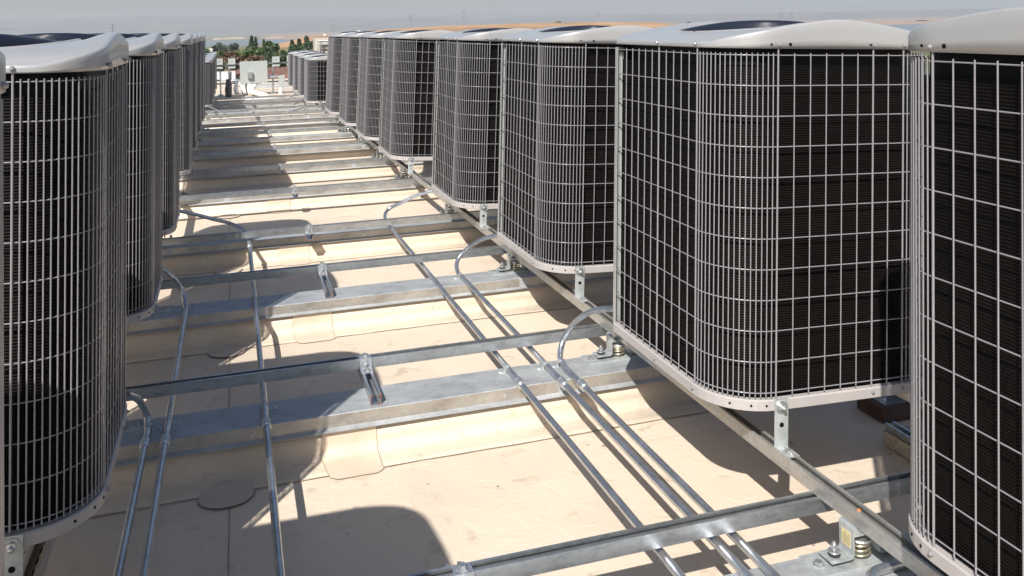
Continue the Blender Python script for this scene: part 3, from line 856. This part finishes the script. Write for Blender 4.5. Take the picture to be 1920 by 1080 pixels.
# land profile -----------------------------------------------------------------
SK = [(-180,-.012),(-60,-.012),(-2.8,-.0127),(1.5,-.0158),(2.1,-.0150),(3.1,-.0122),(4.0,-.0106),(6.0,-.0099),(8.6,-.0060),(10.6,-.0040),(13.9,-.0026),(18.6,-.0022),(23,-.0028),(26.7,-.0048),(28.3,-.0080),(30,-.012),(35,-.013),(42,-.0135),(47,-.015),(90,-.015),(180,-.012)]
def interp(tab, a):
    for (a0, v0), (a1, v1) in zip(tab, tab[1:]):
        if a0 <= a <= a1: return v0+(v1-v0)*(a-a0)/(a1-a0)
    return tab[-1][1]
def land(az, D):
    hill = min(1, max(0, (az-1.6)/3.0)); 
    if az > 27.5: hill = max(0, 1-(az-27.5)/3.)
    base = GZ
    plain = [(0,GZ),(150,GZ),(400,-9.6),(1000,-21),(2000,-40),(3200,-58),(3500,-63),(4600,-63),(4800,-57),(14000,-55)]
    if az > 24: plain = [(0,GZ),(150,GZ),(400,-16),(800,-34),(1500,-63),(4600,-63),(4800,-57),(14000,-55)]
    zp = interp(plain, D)
    el = interp(SK, az)
    hl = [(0,GZ),(130,GZ),(300,-9.5),(950,el*950),(1150,el*1150-2),(2200,-50),(3000,-60),(14000,-55)]
    zh = interp(hl, D)
    z = zp*(1-hill)+zh*hill
    return z
mb = MB(); mb.smooth = True
Ds = [0.5,20,45,80,120,170,230,300,380,460,550,640,720,790,850,900,950,1000,1080,1200,1400,1700,2000,2400,2900,3300,3500,4000,4600,4800,5500,7000,9000,12000]
azs = [-180,-150,-120,-90,-70,-50,-40,-30,-20,-14,-10,-7]+[-5+.5*k for k in range(112)]+[52,56,60,66,74,84,96,110,130,155]
rn = random.Random(9)
vs = []
for D in Ds:
    for az in azs:
        a = radians(az); z = land(az, D)
        if 250 < D < 1100 and 2 < az < 50: z += rn.uniform(-.5,.25)*D/950
        vs.append((D*sin(a), D*cos(a), z))
na = len(azs)
mb.add(vs, [(i*na+k, i*na+(k+1) % na, (i+1)*na+(k+1) % na, (i+1)*na+k) for i in range(len(Ds)-1) for k in range(na)])
m, nt, b = mat('dry_grassland')
tc = N(nt, 'ShaderNodeTexCoord')
mp = N(nt, 'ShaderNodeMapping'); mp.inputs['Scale'].default_value = (.006,.0025,.02); nt.links.new(tc.outputs['Object'], mp.inputs[0])
n1 = noise(nt, 1, 8, .62, vec=mp.outputs[0], dist=.5); n2 = noise(nt, .035, 6, .65)
r1 = ramp(nt, n1.outputs['Fac'], [(.32, (.20,.115,.055)), (.45, (.40,.235,.115)), (.58, (.50,.31,.16)), (.75, (.29,.16,.08))])
r2 = ramp(nt, n2.outputs['Fac'], [(.45, (.55,.5,.42)), (.6, (1,1,1))])
c1 = mixc(nt, r1.outputs[0], r2.outputs[0], .55, 'MULTIPLY')
sp = N(nt, 'ShaderNodeSeparateXYZ'); nt.links.new(tc.outputs['Object'], sp.inputs[0])
# green fields toward the left plain: where x is small compared with y, and near ground
mr = N(nt, 'ShaderNodeMath', operation='DIVIDE'); nt.links.new(sp.outputs[0], mr.inputs[0]); nt.links.new(sp.outputs[1], mr.inputs[1])
gm = ramp(nt, mr.outputs[0], [(.0, (1,1,1)), (.028, (.9,.9,.9)), (.048, (0,0,0))])
ym = N(nt, 'ShaderNodeMapRange'); ym.inputs[1].default_value = 330; ym.inputs[2].default_value = 520; ym.inputs[3].default_value = 1; ym.inputs[4].default_value = 0
nt.links.new(sp.outputs[1], ym.inputs[0])
mx = N(nt, 'ShaderNodeMath', operation='MAXIMUM'); nt.links.new(gm.outputs[0], mx.inputs[0]); nt.links.new(ym.outputs[0], mx.inputs[1])
n5 = noise(nt, .02, 6, .6); gcol = ramp(nt, n5.outputs['Fac'], [(.38, (.05,.075,.03)), (.5, (.13,.14,.055)), (.62, (.24,.20,.10))])
c2 = mixc(nt, c1, gcol.outputs[0], mx.outputs[0])
nt.links.new(c2, b.inputs['Base Color']); b.inputs['Roughness'].default_value = .9
struct(link('terrain', mb.data('terrain', m)))
mb = MB(); mb.add([(-6000,900,-60),(9000,900,-60),(9000,5200,-60),(-6000,5200,-60)], [(0,1,2,3)])
m, nt, b = mat('bay_water'); b.inputs['Base Color'].default_value = (.10,.13,.15,1); b.inputs['Roughness'].default_value = .3
n = noise(nt, .02, 4, .6); bump(nt, b, n.outputs['Fac'], .3, 1)
struct(link('water', mb.data('water', m)))
# far mountain ridge
MT = [(-60,.010),(-30,.011),(-14,.0135),(-8,.0148),(-4,.0150),(-1,.0145),(2,.0125),(5,.0105),(8,.0085),(10,.0075),(14,.0052),(18,.0040),(22,.0042),(24,.0050),(27,.0040),(30,.0025),(36,.0015),(50,.001),(90,.004)]
mb = MB(); mb.smooth = True; vs = []; rn = random.Random(3)
azm = [-60+.5*k for k in range(301)]
for az in azm:
    a = radians(az); h = interp(MT, az)*10500+rn.uniform(-4, 4)
    for D, z in ((8800,-58),(9500,h*.55),(10500,h),(11800,-58)):
        vs.append((D*sin(a), D*cos(a), z))
mb.add(vs, [(4*k+j, 4*k+4+j, 4*k+5+j, 4*k+1+j) for k in range(len(azm)-1) for j in range(3)])
struct(link('hills', mb.data('hills', simple('far_hill_scrub', (.10,.10,.08), .95, 0, .3, .002))))
# airfield hangars on the far shore
def hangar(label, px, w, h, D=5000):
    a = px; X = D*tan(radians(a)); r = thing('hangar', label, 'building', (X, D, -57))
    mb = MB(); mb.prism([(-w/2,0),(w/2,0),(w/2,h*.85),(w*.1,h),(-w/2,h*.8)], 0, 60, 'y'); link('wall', mb.data('wall', M['cream']), r)
hangar('long pale hangar across the bay, left part with bright front', -.72, 50, 9)
hangar('long low pale hangar across the bay', .22, 110, 10, 5050)
hangar('small pale shed across the bay left of the hangars', -2.0, 45, 5)
hangar('low pale sheds on the far shore right of the pines', 2.6, 90, 6)
hangar('tiny pale shed on the far shore', -2.9, 30, 7)
# houses seen on the plain and hill
def plainhouse(label, x, y, w, h, D=None):
    r = thing('farmhouse', label, 'building', (x, y, land(math.degrees(atan2(x, y)), sqrt(x*x+y*y))))
    mb = MB(); mb.prism([(-w/2,-.5),(w/2,-.5),(w/2,h*.6),(0,h),(-w/2,h*.6)], 0, w, 'y'); link('wall', mb.data('wall', M['white_wall']), r)
plainhouse('small white house on the plain left of the trees', -6.8, 400, 3, 2.4)
plainhouse('second small white house on the plain', -3.2, 410, 2.2, 1.8)
for k, (az, w) in enumerate(((6.55,3.5),(6.85,2.5),(7.2,4),(5.6,2.6),(7.7,3))):
    a = radians(az); D = 950
    plainhouse(['white building cluster on the hill crest, widest', 'white building on the hill crest near the pylon', 'pale building on the hill crest to the right of the pylon', 'pale building on the hill crest left of the pylon','last small building on the hill crest'][k], D*sin(a), D*cos(a), w, 2.0)

# ------------------------------------------------------------------ trees
M['bark'] = simple('bark', (.10,.075,.055), .9)
LM = dict(dark=leaf_mat('dark_leaves', (.020,.038,.020), (.055,.085,.038)), green=leaf_mat('green_leaves', (.028,.055,.018), (.075,.115,.038)),
          pine=leaf_mat('pine_leaves', (.018,.042,.028), (.045,.08,.045)), brown=leaf_mat('brown_leaves', (.05,.032,.020), (.115,.075,.045)),
          haze=leaf_mat('haze_grey_leaves', (.035,.05,.035), (.07,.085,.055)))  # distance haze mixed into this leaf colour as grey
def tree(label, x, y, base, top, w, kind, seed, shape='round', n=900, leaf=None, name='tree', group=None):
    rn = random.Random(seed); h = top-base
    r = thing(name, label, 'tree' if name == 'tree' else 'bush', (x, y, base), group=group)
    mb = MB(); mb.tube([(0,0,-.3),(rn.uniform(-.1,.1),0,h*.35),(rn.uniform(-.2,.2),0,h*.85)], [h*.028,h*.02,h*.006], 7)
    for k in range(7):
        a = rn.uniform(0, 2*pi); z = h*rn.uniform(.25,.6)
        mb.tube([(0,0,z),(w*.2*cos(a),w*.2*sin(a),z+h*.10),(w*.38*cos(a),w*.38*sin(a),z+h*.22)], [h*.010,h*.006,h*.002], 5)
    link('trunk', mb.data('trunk', M['bark']), r)
    # lobes
    lobes = []; th = min(h*.9, w*(1.0 if shape == 'round' else .62 if shape == 'low' else 1.35))
    for k in range(18):
        a = rn.uniform(0, 2*pi); u = rn.uniform(0, 1)**.55
        if shape == 'cone':
            q = k/17; lr = w*(.09+.20*q); rr = w*.26*q*rn.uniform(.5,1)
            lobes.append((rr*cos(a), rr*sin(a), h-lr*.9-th*q*.85, lr))
        else:
            lr = w*rn.uniform(.13,.21)*(1 if shape == 'round' else .85)
            rr = (w*.5-lr)*u; top_ = sqrt(max(0, 1-(rr/(w*.5))**2))
            q = rn.uniform(0, 1)**1.4
            lobes.append((rr*cos(a), rr*sin(a), h-lr-(1-top_)*th*.55-q*th*.8, lr))
    mb = MB(); lf = leaf or w*(.05 if w > 3 else .065)
    for _ in range(n):
        lx, ly, lz, lr = lobes[rn.randrange(len(lobes))]
        d = Vector((rn.gauss(0,1), rn.gauss(0,1), rn.gauss(0,1))).normalized()*lr*(1-rn.random()**2*.5)*rn.uniform(.9,1.12)
        p = Vector((lx, ly, lz))+d; p.z = max(p.z, .0)
        s = lf*rn.uniform(.5,1.3)
        u = Vector((rn.gauss(0,1), rn.gauss(0,1), rn.gauss(0,.6))).normalized(); v = u.cross(Vector((rn.gauss(0,1), rn.gauss(0,1), rn.gauss(0,1)))).normalized()
        mb.add([p-u*s, p-v*s*.6, p+u*s, p+v*s*.6], [(0,1,2,3)])
    link('crown', mb.data('crown', LM[kind]), r)
    return r
TG = 'trees beyond the end of the roof'
def at(px, Y): 
    u = (px-960)/1698.63; c, s = cos(.302), sin(.302); return (u*c+s)/(-u*s+c)*Y
def zat(px, py, Y):
    u = px-960; v = py-40.31; cr, sr = cos(-.0249), sin(-.0249)
    a = (u*cr+v*sr)/1698.63; bb = (-u*sr+v*cr)/1698.63; c, s = cos(.302), sin(.302)
    return -bb/(-a*s+c)*Y
def T(label, px, pytop, Y, wpx, kind, seed, shape='round', n=900, base=None, name='tree', **kw):
    d = Y/ .97; w = wpx/1698.63*Y*1.0
    bz = land(5, Y) if base is None else base
    tree(label, at(px, Y), Y, bz, zat(px, pytop, Y), w, kind, seed, shape, n, name=name, group=TG, **kw)
T('tall dark pine with two pointed tops, left of the other trees', 471, 67, 150, 22, 'pine', 1, 'cone', 2200)
T('shorter pine point joined to the right of the tall one', 478.5, 69, 152, 16, 'pine', 2, 'cone', 1500)
T('broad dark green tree in the middle, directly above the electrical panel', 505, 76, 120, 40, 'dark', 3, 'round', 3800)
T('slim upright tree top left of the broad middle tree', 494, 73.5, 126, 15, 'dark', 33, 'cone', 1600)
T('dark conifer at the left of the right hand clump', 547, 75, 130, 26, 'dark', 4, 'cone', 2200)
T('tallest dark tree of the right hand clump', 574, 68, 132, 32, 'pine', 5, 'cone', 2800)
T('dark tree filling the right hand clump beside the pale block', 560, 73, 128, 30, 'dark', 6, 'cone', 2400)
T('round dark tree at the foot of the right hand clump', 584, 76, 131, 24, 'pine', 36, 'round', 1800)
T('broad dark tree under the left point of the right hand clump', 552, 82, 127, 34, 'dark', 61, 'round', 3000)
T('broad dark tree under the tallest point of the right hand clump', 573, 79, 127, 36, 'dark', 62, 'round', 3200)
T('low dark bush mass under the two pointed pines', 474, 84, 130, 30, 'pine', 63, 'low', 2400)
T('low green tree between the middle tree and the right clump', 530, 92, 110, 30, 'green', 7, 'low', 1500)
T('bushy bright green tree behind the brown one', 455, 89, 105, 50, 'green', 8, 'low', 3000)
T('second bushy green tree joined to the right of the bright green one', 474, 88, 112, 40, 'green', 48, 'low', 2600)
T('dull green tree mass behind the rounded green tree', 398, 95, 120, 40, 'dark', 49, 'low', 2000)
T('rounded green tree at the left of the brown one', 414, 93, 110, 22, 'green', 9, 'round', 1500)
T('bright green bush at the edge of the left row of units', 383, 91, 60, 26, 'green', 10, 'round', 1500)
T('wide reddish brown tree crown above the small grey boxes', 430, 97, 90, 54, 'brown', 11, 'low', 3000)
T('second reddish brown tree crown behind the electrical panel', 470, 101, 84, 60, 'brown', 12, 'low', 3000)
T('dull green tree just behind the electrical panel top', 505, 106, 80, 44, 'dark', 13, 'low', 2200)
T('dark green tree right of the panel above the red roofs', 533, 101, 92, 36, 'dark', 14, 'low', 2200)
T('small olive tree low at the left behind the frame posts', 412, 141, 60, 24, 'green', 15, 'round', 900)
T('hazy grey green tree on the plain, left', 402, 85, 390, 14, 'haze', 16, 'low', 600, leaf=.35)
T('hazy grey green grove on the plain, middle', 415, 77.5, 400, 34, 'haze', 17, 'low', 1500, leaf=.35)
T('hazy grey green grove on the plain, right', 437, 79, 395, 24, 'haze', 18, 'low', 1200, leaf=.35)
T('lone dark bush standing on the brown hill crest', 1047, 39, 900, 21, 'green', 19, 'round', 900, base=-3.6)
T('small tree on the right shoulder of the hill', 1292, 40, 850, 13, 'haze', 20, 'round', 500, base=-7)
T('distant tree seen over the covers at the right', 1727, 38, 800, 26, 'haze', 21, 'low', 700, base=-10)
T('wider distant tree seen over the covers at the far right', 1774, 37, 780, 38, 'haze', 22, 'low', 900, base=-11)

# ------------------------------------------------------------------ pylons
def pylon(label, px, top, base, D, lattice=False):
    X = at(px, D); z1 = zat(px, top, D); z0 = zat(px, base, D)-1.5
    r = thing('pylon', label, 'pylon', (X, D, z0), group='power pylons on the horizon'); h = z1-z0; k = D/1698.63
    mb = MB()
    if lattice:
        for s in (-1, 1): mb.tube([(s*h*.09,0,0),(s*h*.02,0,h*.75),(0,0,h)], k*.28, 4)
        for j in range(6):
            z = h*j/6; w_ = h*.09*(1-j/7)
            mb.tube([(-w_,0,z),(w_*.85,0,z+h/6)], k*.18, 3); mb.tube([(w_,0,z),(-w_*.85,0,z+h/6)], k*.18, 3)
    else:
        mb.tube([(0,0,0),(0,0,h)], [k*.6,k*.35], 5)
    link('mast', mb.data('mast', M['darkins'] if px < 300 else M['strut']), r)
    for j, z in enumerate((.95,.80,.62)):
        mb = MB(); w_ = h*(.12+.03*j); mb.tube([(-w_,0,h*z),(w_,0,h*z)], k*.22, 4); link('cross_arm', mb.data('cross_arm', M['darkins']), r)
pylon('pylon standing out above the covers of the left row', 211, 45, 75, 500)
pylon('pylon beside the end of the right row', 625, 45, 70, 700)
pylon('thin pylon above the fifth unit of the right row', 770, 26, 52, 900)
pylon('thin pylon left of the hill top', 869, 19, 50, 900)
pylon('thin pylon right of the lone bush', 1122, 21, 44, 900, True)
pylon('left of the two lattice pylons over the largest unit', 1465, 22, 46, 900, True)
pylon('right of the two lattice pylons over the largest unit', 1485, 22, 46, 920, True)
# power lines
for k, (a, b_) in enumerate((((211,52),(-40,50)), ((770,30),(625,50)), ((869,25),(770,31)), ((1122,26),(869,25)))):
    D = 800; mb = MB(); P0 = Vector((at(a[0],D), D, zat(a[0],a[1],D))); P1 = Vector((at(b_[0],D), D, zat(b_[0],b_[1],D)))
    mb.tube([P0.lerp(P1, t/10)-Vector((0,0,2.5*4*(t/10)*(1-t/10))) for t in range(11)], .05, 3)
    tag(link('power_line', mb.data('power_line', M['darkins'])), ['power line running left from the dark pylon','power line left of the thin pylon over the fifth unit','power line between the two thin pylons left of the hill top','power line right of the hill top pylon'][k], 'cable')

# ------------------------------------------------------------------ air
HAZE = 1
if HAZE:
    mb = MB(); mb.box(-9000, 12500, -1500, 12500, -75, 190)
    m = bpy.data.materials.new('haze_air'); m.use_nodes = True; nt = m.node_tree; nt.nodes.clear()
    out = N(nt, 'ShaderNodeOutputMaterial'); pv = N(nt, 'ShaderNodeVolumePrincipled')
    pv.inputs['Color'].default_value = (.85,.89,.94,1); pv.inputs['Density'].default_value = .00015; pv.inputs['Anisotropy'].default_value = .08
    nt.links.new(pv.outputs[0], out.inputs['Volume'])
    o = link('haze', mb.data('haze', m)); o['kind'] = 'stuff'

# ------------------------------------------------------------------ light
SUN = Vector((.574, .856, -1)).normalized()          # direction the light travels
w = bpy.data.worlds.new('World'); scene.world = w; w.use_nodes = True
nt = w.node_tree; bg = nt.nodes['Background']; sky = nt.nodes.new('ShaderNodeTexSky'); sky.sky_type = 'NISHITA'
sky.sun_disc = False; sky.sun_elevation = math.asin(-SUN.z); 
to_sun = -SUN; sky.sun_rotation = atan2(to_sun.x, to_sun.y)
sky.air_density = 1.0; sky.dust_density = 1.5; sky.ozone_density = 2.0
nt.links.new(sky.outputs[0], bg.inputs[0]); bg.inputs[1].default_value = .072
sl = bpy.data.lights.new('sun', 'SUN'); sl.energy = 5.0; sl.angle = radians(.53); sl.color = (1,.955,.89)
so = bpy.data.objects.new('sun', sl); C.objects.link(so); so.rotation_euler = SUN.to_track_quat('-Z', 'Y').to_euler()

# ------------------------------------------------------------------ camera
cd = bpy.data.cameras.new('camera'); co = bpy.data.objects.new('camera', cd); C.objects.link(co); scene.camera = co
f, yaw, roll, py0 = 1698.63, .302, -.0249, 40.31
cd.sensor_width = 36; cd.lens = f/1920*36; cd.shift_y = -(540-py0)/1920; cd.clip_end = 30000; cd.clip_start = .05
c, s = cos(yaw), sin(yaw); cr, sr = cos(roll), sin(roll)
R0 = Vector((c,-s,0)); U0 = Vector((0,0,1)); F = Vector((s,c,0))
Rv = R0*cr+U0*sr; Uv = U0*cr-R0*sr
mw_ = Matrix((Rv, Uv, -F)).transposed().to_4x4(); co.matrix_world = mw_
scene.view_settings.view_transform = 'Standard'; scene.view_settings.look = 'None'; scene.view_settings.gamma = 1
scene.view_settings.exposure = .48
scene.render.engine = 'CYCLES'; scene.cycles.volume_bounces = 0; scene.cycles.max_bounces = 8
scene.render.resolution_x = 1024; scene.render.resolution_y = 576
